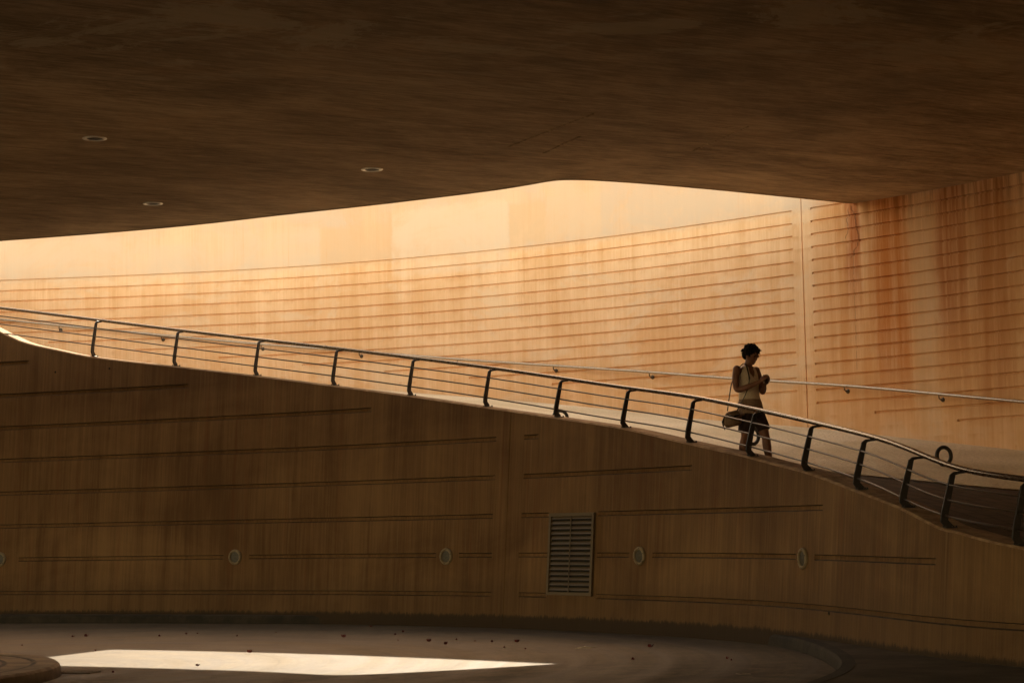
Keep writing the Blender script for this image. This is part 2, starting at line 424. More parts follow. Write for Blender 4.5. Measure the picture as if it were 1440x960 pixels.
MEARTH = mat_pave('upper_ground_earth', (.14, .10, .06), (.24, .19, .12))
MTRIM = mat_metal('polished_lamp_trim', (.95, .92, .86), .35, .85)
MSKIN = plain('skin', (.15, .065, .036), .5, 0, .12, 12)
MHAIR = plain('dark_hair', (.012, .008, .006), .9, 0, .4, 60, .08)
MTOP = plain('cream_cotton', (.56, .47, .36), .9, 0, .1, 40)
MSKIRT = plain('taupe_tunic_cotton', (.24, .16, .105), .9, 0, .15, 40)
MSHORT = plain('dark_maroon_cloth', (.022, .010, .009), .9, 0, .25, 40)
MBAG = plain('tan_leather', (.14, .085, .045), .55, 0, .3, 20)
MSTR = plain('black_leather', (.02, .015, .012), .5)
MSHOE = plain('dark_shoe_leather', (.03, .022, .018), .5)
MPHONE = plain('black_phone_case', (.015, .015, .017), .25)
MPET = plain('dried_red_petal', (.10, .012, .009), .7)
MPALE = plain('pale_litter', (.5, .42, .32), .8)

# ------------------------------------------------------------------ object helpers
def obj(name, bm, mat, parent=None, smoothf=False, loc=None):
    me = bpy.data.meshes.new(name); bm.normal_update(); bm.to_mesh(me); bm.free()
    if mat: me.materials.append(mat)
    if smoothf:
        for p in me.polygons: p.use_smooth = True
    o = bpy.data.objects.new(name, me); COL.objects.link(o)
    if parent: o.parent = parent
    if loc is not None: o.location = loc
    return o
def tag(o, label=None, cat=None, group=None, kind=None):
    if label: o['label'] = label
    if cat: o['category'] = cat
    if group: o['group'] = group
    if kind: o['kind'] = kind
    return o
def thing(name, label, cat, loc=(0,0,0), rotz=0, group=None):
    o = bpy.data.objects.new(name, None); COL.objects.link(o); o.empty_display_size = .2
    o.location = loc; o.rotation_euler = (0, 0, rotz); return tag(o, label, cat, group)
def dup(root, loc, rotz, label=None):
    r = root.copy(); COL.objects.link(r); r.location = loc; r.rotation_euler = (0, 0, rotz)
    if label: r['label'] = label
    for ch in list(root.children):
        c = ch.copy(); COL.objects.link(c); c.parent = r
        for g in ch.children:
            d = g.copy(); COL.objects.link(d); d.parent = c
    return r
def box(bm, c, s, rot=None):
    r = bmesh.ops.create_cube(bm, size=1)['verts']
    for v in r:
        v.co = Vector((v.co.x*s[0], v.co.y*s[1], v.co.z*s[2]))
        if rot: v.co.rotate(rot)
        v.co += Vector(c)
    return r
def tube(bm, pts, rad, seg=10, caps=True, ell=None):
    rings = []; n = len(pts); upv = Vector((0, 0, 1))
    for i, p in enumerate(pts):
        d = (pts[min(i+1, n-1)]-pts[max(i-1, 0)]).normalized()
        a = d.cross(upv)
        if a.length < .05: a = d.cross(Vector((0, 1, 0)))
        a.normalize(); b = a.cross(d).normalized()
        r = rad[i] if isinstance(rad, (list, tuple)) else rad
        ea, eb = ell if ell else (1, 1)
        rings.append([bm.verts.new(p+a*math.cos(2*math.pi*k/seg)*r*ea+b*math.sin(2*math.pi*k/seg)*r*eb) for k in range(seg)])
    for i in range(n-1):
        for k in range(seg): bm.faces.new((rings[i][k], rings[i][(k+1) % seg], rings[i+1][(k+1) % seg], rings[i+1][k]))
    if caps: bm.faces.new(rings[0][::-1]); bm.faces.new(rings[-1])
def torus(bm, R0, r, axis='y', seg=40, s2=10, c=(0, 0, 0), sx=1, flat=1):
    vs = []
    for i in range(seg):
        a = 2*math.pi*i/seg; ring = []
        for k in range(s2):
            b = 2*math.pi*k/s2; q = R0+r*math.cos(b); w = r*math.sin(b)*flat
            p = Vector((q*math.cos(a), w, q*math.sin(a))) if axis == 'y' else Vector((q*math.cos(a), q*math.sin(a), w))
            ring.append(bm.verts.new(p+Vector(c)))
        vs.append(ring)
    for i in range(seg):
        for k in range(s2): bm.faces.new((vs[i][k], vs[(i+1) % seg][k], vs[(i+1) % seg][(k+1) % s2], vs[i][(k+1) % s2]))
def lathe_y(bm, prof, seg=36):
    """profile (radius, y) turned about the Y axis"""
    rings = [[bm.verts.new((r*math.cos(2*math.pi*k/seg), y, r*math.sin(2*math.pi*k/seg))) for k in range(seg)] for r, y in prof]
    for i in range(len(rings)-1):
        for k in range(seg): bm.faces.new((rings[i][k], rings[i][(k+1) % seg], rings[i+1][(k+1) % seg], rings[i+1][k]))
    return rings
def fix(bm):
    bmesh.ops.remove_doubles(bm, verts=bm.verts, dist=1e-5)
    bmesh.ops.recalc_face_normals(bm, faces=bm.faces)

# ------------------------------------------------------------------ front retaining wall
def seg_px(x0, x1, z):   # span along the front wall between two surveyed columns, at height z
    return FW.u_of_px(x0, z, 0, BAT, ZG), FW.u_of_px(x1, z, 0, BAT, ZG)
U0, U1 = .3, FW.L-.3
gr = []   # (z, [(ua,ub)...])
BIG = 1e3
def zr_(k): return ZG+FU*k
J0, J1 = 697, 735
def S(x0, x1, k):
    a = -BIG if x0 is None else seg_px(x0, x0, zr_(k))[0]
    b = BIG if x1 is None else seg_px(x1, x1, zr_(k))[0]
    return (a, b)
gr.append((0, [S(None, 691, 0), S(729, 768, 0), S(838, None, 0)]))
gr.append((1, [S(None, -16, 1), S(26, 314, 1), S(350, 613, 1), S(645, 692, 1), S(729, 770, 1), S(839, 885, 1), S(917, 1119, 1), S(1145, 1316, 1)]))
gr.append((2, [S(None, 693, 2), S(733, 772, 2), S(841, 1157, 2)]))
gr.append((3, [S(None, 696, 3), S(736, 973, 3)]))
gr.append((4, [S(None, 698, 4), S(737, 757, 4)]))
gr.append((5, [S(None, 522, 5)]))
gr.append((6, [S(None, 265, 6)]))
gr.append((7, [S(None, 41, 7)]))
# lamp and vent holes are sunk in the fittings themselves
ujt = lambda z: seg_px(708+(720-708)*(z-ZG)/2.8, 0, z)[0]
UJ = seg_px(711, 711, ZG+.55)[0]; UJ2 = seg_px(1318, 1318, ZG+.85)[0]
us = []
u = U0
while u < U1: us.append(u); u += .06
for a in [UJ-.012, UJ+.012, UJ-.004, UJ+.004, UJ2-.008, UJ2+.008]: us.append(a)
for _, ss in gr:
    for a, b in ss:
        for q in (a, b):
            if U0 < q < U1: us += [q-.08, q-.04, q-.004, q+.004, q+.04, q+.08]
us = sorted(set(round(q, 4) for q in us))
rows = [(-.4, None), (0, None), (.14, None)]; LIPS = set()
for k, ss in gr:
    z = zr_(k)
    rows += [(z-.038, None), (z-.026, ss), (z+.018, ss), (z+.030, None)]; LIPS.add(len(rows)-4); LIPS.add(len(rows)-2)
    rows += [(z+.27, None)]
rows += [(8.2, None)]
bm = bmesh.new(); uvl = bm.loops.layers.uv.new('UVMap'); grid = []; uvs = {}
for q in us:
    top = ledge(q); colv = []
    for z, ss in rows:
        zz = min(z, top-.02)
        dep = 0
        if ss and z < top-.02:
            for a, b in ss:
                if a < q < b: dep = .033*min(1, (q-a)/.08, (b-q)/.08)
        if abs(q-UJ) < .006 and z > 0: dep = max(dep, .008)
        if abs(q-UJ2) < .004 and z > 0: dep = max(dep, 0)
        v = bm.verts.new(fpt(q, zz, dep)); uvs[v] = (q, zz); colv.append(v)
    # arris, ledge top, inner face
    for off, dz, vv in ((.02, 0, .05), (LW*.5, .004, .2), (LW-.02, 0, .4), (LW, -.02, .42), (LW, -1.4, 1.9)):
        zz = top+dz
        p = FW.at(q)+FW.nor(q)*(BAT*(top-ZG)+off); p.z = zz
        v = bm.verts.new(p); uvs[v] = (q, top+vv); colv.append(v)
    grid.append(colv)
NC = len(rows)
cb = bmesh.new(); cu = cb.loops.layers.uv.new('UVMap')
for i in range(len(grid)-1):
    for j in range(NC-1, NC+3):
        q = [grid[i][j], grid[i+1][j], grid[i+1][j+1], grid[i][j+1]]
        f = cb.faces.new([cb.verts.new(v.co) for v in q])
        for lp, v in zip(f.loops, q): lp[cu].uv = uvs[v]
bmesh.ops.remove_doubles(cb, verts=cb.verts, dist=1e-5)
for i in range(len(grid)-1):
    for j in range(len(grid[0])-1):
        if NC-1 <= j < NC+3: continue
        a, b, c, d = grid[i][j], grid[i+1][j], grid[i+1][j+1], grid[i][j+1]
        if (a.co-d.co).length < 1e-5 and (b.co-c.co).length < 1e-5: continue
        try: f = bm.faces.new((a, b, c, d))
        except ValueError: continue
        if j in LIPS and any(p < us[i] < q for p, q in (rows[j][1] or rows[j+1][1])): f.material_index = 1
        for lp in f.loops: lp[uvl].uv = uvs[lp.vert]
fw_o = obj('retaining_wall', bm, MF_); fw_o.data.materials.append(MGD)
tag(fw_o, 'curved dark concrete retaining wall carrying the ramp, with long horizontal grooves and a sloping top edge', 'retaining wall')

obj('coping', cb, MCOP, fw_o)

# tie holes and small slot in the wall
def on_front(x, y):
    lo, hi = -.4, 8
    for _ in range(40):
        m = (lo+hi)/2; u = FW.u_of_px(x, m, 0, BAT, ZG)
        if proj(fpt(u, m))[1] > y: lo = m
        else: hi = m
    return u, m
for (x, y, r) in ((78, 523, .015), (154, 518, .015), (1166, 862, .018)):
    u, z = on_front(x, y); bm = bmesh.new(); lathe_y(bm, [(r*1.25, 0), (r*1.2, -.004), (r, -.005), (r*.9, .0), (.001, .0)], 14)
    o = obj('tie_hole', bm, MDARK, fw_o); o.location = fpt(u, z, -.001); n = FW.nor(u); o.rotation_euler = (0, 0, math.atan2(-n.x, n.y))

# ------------------------------------------------------------------ back wall
ZCE = EYE+4.75
def topz(u):  # unseen top shaped for light: raised step blocks sun, low part admits it
    x = BW.at(u).x
    t1 = min(1, max(0, (x+4.5)/.2));
    if x < -14: return EYE+7.1
    t2 = min(1, max(0, (x+1.65)/.04))
    return lerp(lerp(EYE+5.9, EYE+9.2, t1), EYE+7.16, t2)
bgr = []
zfirst = EYE+4.775
XJ0, XJ1 = BW.u_of_px(1119, 4), BW.u_of_px(1146, 4)
for k in range(28):
    z = zfirst-.2*k
    # groove stops where the climbing ramp comes within .3 m
    lo, hi = 0, BW.L
    for _ in range(40):
        m = (lo+hi)/2
        if floorb(m)+.33 > z: lo = m
        else: hi = m
    q = (lo+hi)/2; ss = []
    if q < XJ0-.3: ss.append((q, XJ0))
    ss.append((max(q, XJ1), BIG))
    bgr.append((z, ss))
bgr.sort()
us = []; u = .2
while u < BW.L-.2: us.append(u); u += .09
UBJ = BW.u_of_px(1133, 4)
for a in (UBJ-.011, UBJ+.011, UBJ-.007, UBJ+.007): us.append(a)
for _, ss in bgr:
    for a, b in ss:
        for q in (a, b):
            if .3 < q < BW.L-.3: us += [q-.006, q+.006]
for x in (-14.02, -14, -4.5, -4.3, -1.65, -1.61):
    for i in range(1, len(BW.p)):
        if BW.p[i-1].x < x <= BW.p[i].x: us.append(BW.u[i])
us = sorted(set(round(q, 4) for q in us))
bm = bmesh.new(); uvl = bm.loops.layers.uv.new('UVMap'); grid = []; uvs = {}
rows = [(-.2, None)]
for z, ss in bgr: rows += [(z-.018, None), (z-.013, ss), (z+.013, ss), (z+.018, None)]
rows += [(6.9, None), (50, None)]
for q in us:
    colv = []; tz = topz(q)
    for z, ss in rows:
        dep = -.026 if (ss and any(a < q < b for a, b in ss)) else 0
        if abs(q-UBJ) < .009 and z > 0: dep = -.02
        zz = min(z, tz); v = bm.verts.new(bpt(q, zz, dep)); uvs[v] = (q, zz); colv.append(v)
    for off, dz in ((-.5, 0), (-.5, -2)):
        v = bm.verts.new(bpt(q, tz+dz, off)); uvs[v] = (q, tz+.5+dz); colv.append(v)
    grid.append(colv)
for i in range(len(grid)-1):
    for j in range(len(grid[0])-1):
        f = bm.faces.new((grid[i][j], grid[i+1][j], grid[i+1][j+1], grid[i][j+1]))
        for lp in f.loops: lp[uvl].uv = uvs[lp.vert]
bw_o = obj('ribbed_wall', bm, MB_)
tag(bw_o, 'tall curved ochre concrete wall behind the ramp, ribbed with thin grooves and streaked with rust', 'wall')
# ------------------------------------------------------------------ ramp floor
def floor_sheet(name, w0, w1, mat, lift, label):
    bm = bmesh.new(); uvl = bm.loops.layers.uv.new('UVMap'); g = []
    n = 150; ua, ue = uL-6, uR+9
    for i in range(n+1):
        u = ua+(ue-ua)*i/n; a, b = floorpt(u, 0), floorpt(u, 1)
        row = []; prev = None; W = 0
        for j in range(9):
            p = fprof(u, a, b, lerp(w0, w1, j/8)); p.z += lift
            if prev is not None: W += (p-prev).length
            prev = p; row.append((bm.verts.new(p), (u, W)))
        g.append(row)
    for i in range(n):
        for j in range(8):
            q = [g[i][j], g[i+1][j], g[i+1][j+1], g[i][j+1]]
            f = bm.faces.new([t[0] for t in q])
            for lp, t in zip(f.loops, q): lp[uvl].uv = t[1]
    return tag(obj(name, bm, mat, None, True), label, 'ramp', None, 'structure')
floor_sheet('ramp', 0, .5, MLANE, 0, 'dark brick-paved walking lane of the ramp behind the railing')
floor_sheet('pebble_apron', .5001, 1, MRP, .004, 'pale pebbled apron sloping up from the lane to the ribbed wall')

# ------------------------------------------------------------------ bridge deck (ceiling)
EDGE = [(-150,349),(0,338.5),(130,329),(270,317),(400,301.5),(520,289),(620,277),(700,267),(745,259.5),(775,254),(795,252.5),(830,253),(900,257.5),(1000,266),(1100,276),(1195,285.5)]
ed = [atz(x, y, ZCE) for x, y in EDGE]
# densify
ep = []
for i in range(len(ed)-1):
    for k in range(4):
        ep.append(ed[i].lerp(ed[i+1], k/4))
ep.append(ed[-1]); ep = smooth(ep, 3)
left = [Vector((-36, 56, ZCE)), Vector((-30, 52, ZCE)), Vector((-20, 47, ZCE)), Vector((-13.0, 43.5, ZCE)), Vector((-11.4, 41, ZCE)), Vector((-11.1, 37, ZCE)), Vector((-10.9, 34.6, ZCE))]  # unseen deck edge, shaped to close the opening and dim the left
uc = BW.u_of_px(1195, ZCE)
right = [bpt(uc+.3+k*.6, ZCE, -.25) for k in range(int((BW.L-uc-1)/.6))]
outline = left+ep+[bpt(uc, ZCE, -.25)]+right
lastp = right[-1]
outline += [Vector((140, lastp.y-2, ZCE)), Vector((140, -140, ZCE)), Vector((-21, -140, ZCE)), Vector((-21, 12, ZCE)), Vector((-36, 20, ZCE))]
bm = bmesh.new(); lo = [bm.verts.new(p) for p in outline]; hi = [bm.verts.new(p+Vector((0, 0, .35))) for p in outline]
fb = bm.faces.new(lo); ft = bm.faces.new(hi); m = len(lo)
for i in range(m): bm.faces.new((lo[i], lo[(i+1) % m], hi[(i+1) % m], hi[i]))
bmesh.ops.triangulate(bm, faces=[fb, ft]); bmesh.ops.recalc_face_normals(bm, faces=bm.faces)
deck = tag(obj('bridge_deck', bm, MD_), 'dark board-marked concrete underside of the bridge filling the top of the picture', 'bridge')
# drip edge along the opening
bm = bmesh.new(); dl = left[4:]+ep
prof = []
for i, p in enumerate(dl):
    d = (dl[min(i+1, len(dl)-1)]-dl[max(i-1, 0)]).normalized(); nn = Vector((d.y, -d.x, 0))
    prof.append([bm.verts.new(p+nn*a+Vector((0, 0, b))) for a, b in ((-.004, .3), (-.004, -.008), (.05, -.008), (.06, .003))])
for i in range(len(prof)-1):
    for j in range(3): bm.faces.new((prof[i][j], prof[i+1][j], prof[i+1][j+1], prof[i][j+1]))
obj('drip_edge', bm, MD_, deck)
# shallow raised form marks
for (x0, y0, x1, y1) in ((716,206,835,160), (765,215,815,192), (975,212,1052,178)):
    bm = bmesh.new(); a, b = atz(x0, y0, ZCE), atz(x1, y1, ZCE); k = 14
    tube(bm, [a.lerp(b, i/k)+Vector((random.uniform(-.01, .01), 0, 0)) for i in range(k+1)], .014, 6, True)
    obj('form_mark', bm, MD_, deck)

# earth held by the back wall, and the big ground sheet
bm = bmesh.new(); vs = [bpt(q, EYE+5.4, -.3) for q in [.4+i*1.0 for i in range(int(BW.L-1))]]
vv = [bm.verts.new(p) for p in vs]
far = [bm.verts.new(Vector((60, vs[-1].y, EYE+5.4))), bm.verts.new(Vector((120, 200, EYE+5.4))), bm.verts.new(Vector((-120, 200, EYE+5.4))), bm.verts.new(Vector((-60, vs[0].y, EYE+5.4)))]
f = bm.faces.new(vv+far); r = bmesh.ops.triangulate(bm, faces=[f])
tag(obj('terrain', bm, MEARTH), 'upper ground behind the ribbed wall', 'ground', None, 'structure')
bm = bmesh.new(); vv = [bm.verts.new(p) for p in ((-300, -300, 0), (300, -300, 0), (300, 300, 0), (-300, 300, 0))]; bm.faces.new(vv)
tag(obj('road', bm, MR_), 'worn asphalt roadway with a sunlit patch', 'road', None, 'structure')

# ------------------------------------------------------------------ pavement with kerb
KP = [(-260,877),(-120,876),(0,876),(240,876),(480,877),(620,878.5),(720,880.5),(850,885.5),(960,892.5),(1040,900),(1090,907),(1130,916),(1160,928),(1177,940),(1184,950),(1180,960),(1160,972),(1110,990),(1020,1015)]
kp = [atz(x, y, 0) for x, y in KP]
kp = [Vector((p.x, p.y, 0)) for p in kp]
kq = []
for i in range(len(kp)-1):
    for k in range(6): kq.append(kp[i].lerp(kp[i+1], k/6))
kq.append(kp[-1]); kq = smooth(kq, 14)
kq += [Vector((-1.5, 12.2, 0)), Vector((-6, 9.5, 0)), Vector((-14, 8, 0)), Vector((-40, 8, 0))]
KH = .13
def offs(pl, d):
    out = []
    for i, p in enumerate(pl):
        t = (pl[min(i+1, len(pl)-1)]-pl[max(i-1, 0)]).normalized(); out.append(p+Vector((-t.y, t.x, 0))*d)
    return out
kin = offs(kq, .14)
# kerb stones as one run with joints
bm = bmesh.new(); pr = []
for p, q in zip(kq, kin):
    d = (q-p)
    pr.append([bm.verts.new(Vector((p.x, p.y, 0))+d*a+Vector((0, 0, b))) for a, b in ((-.12, -.02), (0, KH-.03), (.12, KH), (1, KH+.003), (1, KH-.1))])
for i in range(len(pr)-1):
    for j in range(4): bm.faces.new((pr[i][j], pr[i+1][j], pr[i+1][j+1], pr[i][j+1]))
kerb = tag(obj('kerb', bm, MKB), 'stone kerb edging the pavement', 'kerb', None, 'structure')
bm = bmesh.new(); acc = 0
for i in range(1, len(kq)):
    acc += (kq[i]-kq[i-1]).length
    if acc > .8:
        acc = 0; p, q = kq[i], kin[i]; d = q-p; t_ = Vector((-d.y, d.x, 0)).normalized()*.006
        va = [bm.verts.new(p+d*a+t_*s_+Vector((0, 0, z))) for a, z in ((-.13, -.01), (-.012, KH-.03), (.12, KH+.0025), (1, KH+.0055)) for s_ in (-1, 1)]
        for k in range(3): bm.faces.new((va[2*k], va[2*k+1], va[2*k+3], va[2*k+2]))
obj('kerb_joints', bm, MDARK, kerb)
# pavement sheet: between kerb and wall
bm = bmesh.new()
wallline = [fpt(q, .1, .12) for q in [1+i*.5 for i in range(int((FW.L-2)/.5))]]
outer = [Vector((p.x, p.y, KH)) for p in wallline]
inn = [Vector((p.x, p.y, KH)) for p in offs(kq, .13)]
endp = outer[-1]
poly = inn+[Vector((-40, -40, KH)), Vector((endp.x+8, -40, KH)), Vector((endp.x+8, endp.y-1, KH))]+outer[::-1]
poly = [p for i, p in enumerate(poly) if i == 0 or (p-poly[i-1]).length > 1e-3]
from mathutils.geometry import tessellate_polygon
pv_ = [bm.verts.new(p) for p in poly]
for tri in tessellate_polygon([poly]):
    try: bm.faces.new([pv_[i] for i in tri])
    except ValueError: pass
bm.normal_update(); print('PAVE AREA', sum(f.calc_area() for f in bm.faces), abs(sum(poly[i-1].x*p.y-p.x*poly[i-1].y for i, p in enumerate(poly)))/2)
for f in bm.faces:
    if f.normal.z < 0: f.normal_flip()
tag(obj('pavement', bm, MPV), 'dark pavement along the foot of the wall', 'pavement', None, 'structure')

# island
ic = Vector((-8.16, 19.95, 0)); bm = bmesh.new(); seg = 96
prf = [(3.55, -.02), (3.53, .10), (3.50, .125), (3.26, .128), (3.255, .12), (0.01, .15)]
rings = [[bm.verts.new((r*math.cos(2*math.pi*k/seg), r*math.sin(2*math.pi*k/seg), z)) for k in range(seg)] for r, z in prf]
for i in range(len(rings)-1):
    for k in range(seg): bm.faces.new((rings[i][k], rings[i][(k+1) % seg], rings[i+1][(k+1) % seg], rings[i+1][k]))
tag(obj('traffic_island', bm, MIS, None, False, ic), 'round kerbed island at the lower left corner, paved in rings', 'traffic island', None, 'structure')

# drain by the island
dp = atz(107, 945, 0.004); dr = thing('drain_grate', 'small slotted drain grate beside the round island', 'drain', dp, R(-15))
bm = bmesh.new()
for s in (-1, 1): box(bm, (0, s*.11, .004), (.44, .02, .012)); box(bm, (s*.21, 0, .004), (.02, .20, .012))
obj('grate_frame', bm, MCAST, dr)
bm = bmesh.new()
for i in range(9): box(bm, (-.16+.04*i, 0, .003), (.014, .198, .01))
obj('grate_bars', bm, MCAST, dr)

# ------------------------------------------------------------------ guard railing
root = thing('guard_railing', 'long black guard railing with steel top rail following the ramp edge', 'railing')
bm = bmesh.new(); ru = [uL-3+(uR+4-uL+3)*i/260 for i in range(261)]
tube(bm, [rpt(u, railz(u)) for u in ru], .0275, 14); obj('top_rail', bm, MST, root, True)
PH = .55
def bar_off(h):   # position of the bars in the leaning post plane
    return -.0+ .03+(h/.58)*.10
for h in (.115, .265, .405):
    bm = bmesh.new(); pts = []
    for u in ru:
        z = railz(u)-PH+h+.005
        p = FW.at(u)+FW.nor(u)*(BAT*(ledge(u)-ZG)+bar_off(h)); p.z = z; pts.append(p)
    tube(bm, pts, .0105, 8); obj('infill_bar', bm, MWI, root, True)
def post_mesh():
    # outline in the plane across the wall: x = inward, z = up
    ctr = [(.088, .0, .05), (.055, .035, .05), (.026, .075, .052), (.036, .15, .05), (.085, .36, .043), (.128, .535, .036), (.15, .558, .03), (.20, .566, .022), (.285, .572, .016)]
    bm = bmesh.new(); L = []; n = len(ctr)
    for i, (x, z, w) in enumerate(ctr):
        a = ctr[max(i-1, 0)]; b = ctr[min(i+1, n-1)]
        d = Vector((b[0]-a[0], 0, b[1]-a[1])).normalized(); q = Vector((d.z, 0, -d.x))
        for s in (1,):
            L.append([Vector((x, 0, z))+q*w*(.76 if z < .55 else .62)*k for k in (-1, 1)])
    vs = [[bm.verts.new(p+Vector((0, y, 0))) for y in (-.011, .011) for p in pr] for pr in L]
    for i in range(n-1):
        a, b = vs[i], vs[i+1]
        for f in ((0, 1), (1, 3), (3, 2), (2, 0)): bm.faces.new((a[f[0]], a[f[1]], b[f[1]], b[f[0]]))
    bm.faces.new((vs[0][0], vs[0][1], vs[0][3], vs[0][2])); bm.faces.new((vs[-1][0], vs[-1][2], vs[-1][3], vs[-1][1]))
    bmesh.ops.recalc_face_normals(bm, faces=bm.faces)
    bmesh.ops.bevel(bm, geom=bm.edges[:], offset=.003, segments=1, affect='EDGES')
    return bm
POSTX = [128, 243, 357, 466, 573, 680, 779, 873, 964, 1049, 1127, 1200, 1265, 1323, 1424]
p0 = None
for x in POSTX+['e1', 'e2']:
    if x == 'e1': u = uR+1.4
    elif x == 'e2': u = uR+2.9
    else: u = FW.u_of_px(x, ledge, 0, BAT, ZG)
    n = FW.nor(u); zl = ledge(u)
    H = railz(u)-.018-zl
    loc = FW.at(u)+n*(BAT*(zl-ZG)+.01); loc.z = zl
    if p0 is None:
        p0 = obj('post', post_mesh(), MPO, root)
        bm = bmesh.new(); box(bm, (.085, 0, .004), (.12, .08, .012)); bmesh.ops.bevel(bm, geom=bm.edges[:], offset=.003, segments=1, affect='EDGES')
        for s in (-1, 1):
            for t in (.035, .135): bmesh.ops.create_cone(bm, cap_ends=True, segments=6, radius1=.009, radius2=.009, depth=.014, matrix=Matrix.Translation((t, s*.033, .017)))
        bp = obj('base_plate', bm, MPO, p0); p = p0
    else:
        p = p0.copy(); COL.objects.link(p); p.parent = root
        c = bp.copy(); COL.objects.link(c); c.parent = p
    p.location = loc; p.rotation_euler = (0, 0, math.atan2(n.y, n.x)); p.scale = (1, 1, H/.575)

# ------------------------------------------------------------------ handrail on the back wall
hr = thing('wall_handrail', 'slim steel handrail bracketed to the ochre ribbed wall behind the ramp', 'handrail')
bm = bmesh.new(); hu = [bL-5+(bR+5-bL+5)*i/200 for i in range(201)]
tube(bm, [bpt(u, handz(u), .09) for u in hu], .022, 12); obj('rail', bm, MHR, hr, True)
br0 = None
for x in (-60, 83, 227, 367, 505, 643, 778, 913, 1050, 1187, 1320, 1455):
    u = BW.u_of_px(x, handz, -.09); n = BW.nor(u)
    if br0 is None:
        bm = bmesh.new()
        tube(bm, [Vector((0, -.09, -.02)), Vector((0, -.085, -.06)), Vector((0, -.05, -.08)), Vector((0, .002, -.08))], .009, 8)
        for v in bmesh.ops.create_cone(bm, cap_ends=True, segments=18, radius1=.035, radius2=.032, depth=.012, matrix=Matrix.Translation((0, -.004, -.08)) @ Matrix.Rotation(R(90), 4, 'X'))['verts']: pass
        br0 = obj('bracket', bm, MWI, hr, True); b_ = br0
    else:
        b_ = br0.copy(); COL.objects.link(b_); b_.parent = hr
    q = bpt(u, handz(u)); b_.location = q; b_.rotation_euler = (0, 0, math.atan2(-n.x, n.y))

# ------------------------------------------------------------------ wall lamps
def wall_lamp(loc, rz, label):
    t = thing('wall_light', label, 'wall light', loc, rz, 'round wall lights in the retaining wall')
    bm = bmesh.new(); lathe_y(bm, [(.128, .01), (.13, -.012), (.124, -.026), (.106, -.032), (.093, -.029), (.088, -.016), (.086, .005)])
    rim = obj('rim', bm, MCAST, t, True)
    for k in range(6):
        bm = bmesh.new(); a = R(60*k+20); bmesh.ops.create_cone(bm, cap_ends=True, segments=8, radius1=.007, radius2=.006, depth=.008, matrix=Matrix.Translation((.110*math.cos(a), -.031, .110*math.sin(a))) @ Matrix.Rotation(R(90), 4, 'X'))
        obj('screw', bm, MPO, rim)
    bm = bmesh.new(); r = lathe_y(bm, [(.087, -.013), (.06, -.019), (.03, -.021), (.004, -.022)]); bm.faces.new(r[-1]); obj('lens', bm, MLENS, t, True)
    return t
labs = [(0, 786, 'round wall light cut by the left edge of the picture'), (331, 783, 'round wall light midway between the left edge and the wall joint'),
        (628, 782, 'round wall light just left of the vertical joint in the dark wall'), (900, 781.5, 'round wall light just right of the louvred vent'),
        (1130, 785, 'round wall light seen most edge-on, at the right below the railing')]
wl = None
for x, y, lab in labs:
    u, z = on_front(x, y); n = FW.nor(u); rz = math.atan2(-n.x, n.y); loc = fpt(u, z, -.002)
    if wl is None: wl = wall_lamp(loc, rz, lab); wl.scale = (.94, .94, .94)
    else: dup(wl, loc, rz, lab)

# ------------------------------------------------------------------ louvred vent
ua_, za_ = on_front(772.5, 781); ub_, zb_ = on_front(836, 781)
um = (ua_+ub_)/2; n = FW.nor(um); VW = (fpt(ub_, za_)-fpt(ua_, za_)).length; 
ztop = zr_(2)+.02; zbot = zr_(0)-.0; VH = ztop-zbot; zc = (ztop+zbot)/2
vt = thing('louvre_vent', 'rectangular metal louvred vent set in the dark wall beside the joint', 'vent', fpt(um, zbot, -.02), math.atan2(-n.x, n.y))
vt.rotation_euler = (-math.atan(BAT), 0, math.atan2(-n.x, n.y))
W2 = VW/2; fwid = .045
bm = bmesh.new()
box(bm, (-W2+fwid/2, .01, VH/2), (fwid, .07, VH)); box(bm, (W2-fwid/2, .01, VH/2), (fwid, .07, VH))
box(bm, (0, .01, VH-fwid/2), (VW-2*fwid, .068, fwid)); box(bm, (0, .01, fwid/2), (VW-2*fwid, .068, fwid))
obj('frame', bm, MVENT, vt)
bm = bmesh.new(); box(bm, (0, .012, VH/2), (VW-2*fwid, .006, VH-2*fwid)); obj('dark_backing', bm, MDARK, vt)
bm = bmesh.new(); box(bm, (.0, -.024, VH/2), (.016, .006, VH-2*fwid)); obj('mullion', bm, MVENT, vt)
NS = 15; s0 = None
for i in range(NS):
    z = fwid+.045+(VH-2*fwid-.06)*i/(NS-1)
    if s0 is None:
        bm = bmesh.new(); box(bm, (0, 0, 0), (VW-2*fwid-.004, .004, .056), Matrix.Rotation(R(-38), 3, 'X')); s0 = obj('slat', bm, MVENT, vt); s = s0
    else: s = s0.copy(); COL.objects.link(s); s.parent = vt
    s.location = (0, -.003, z)

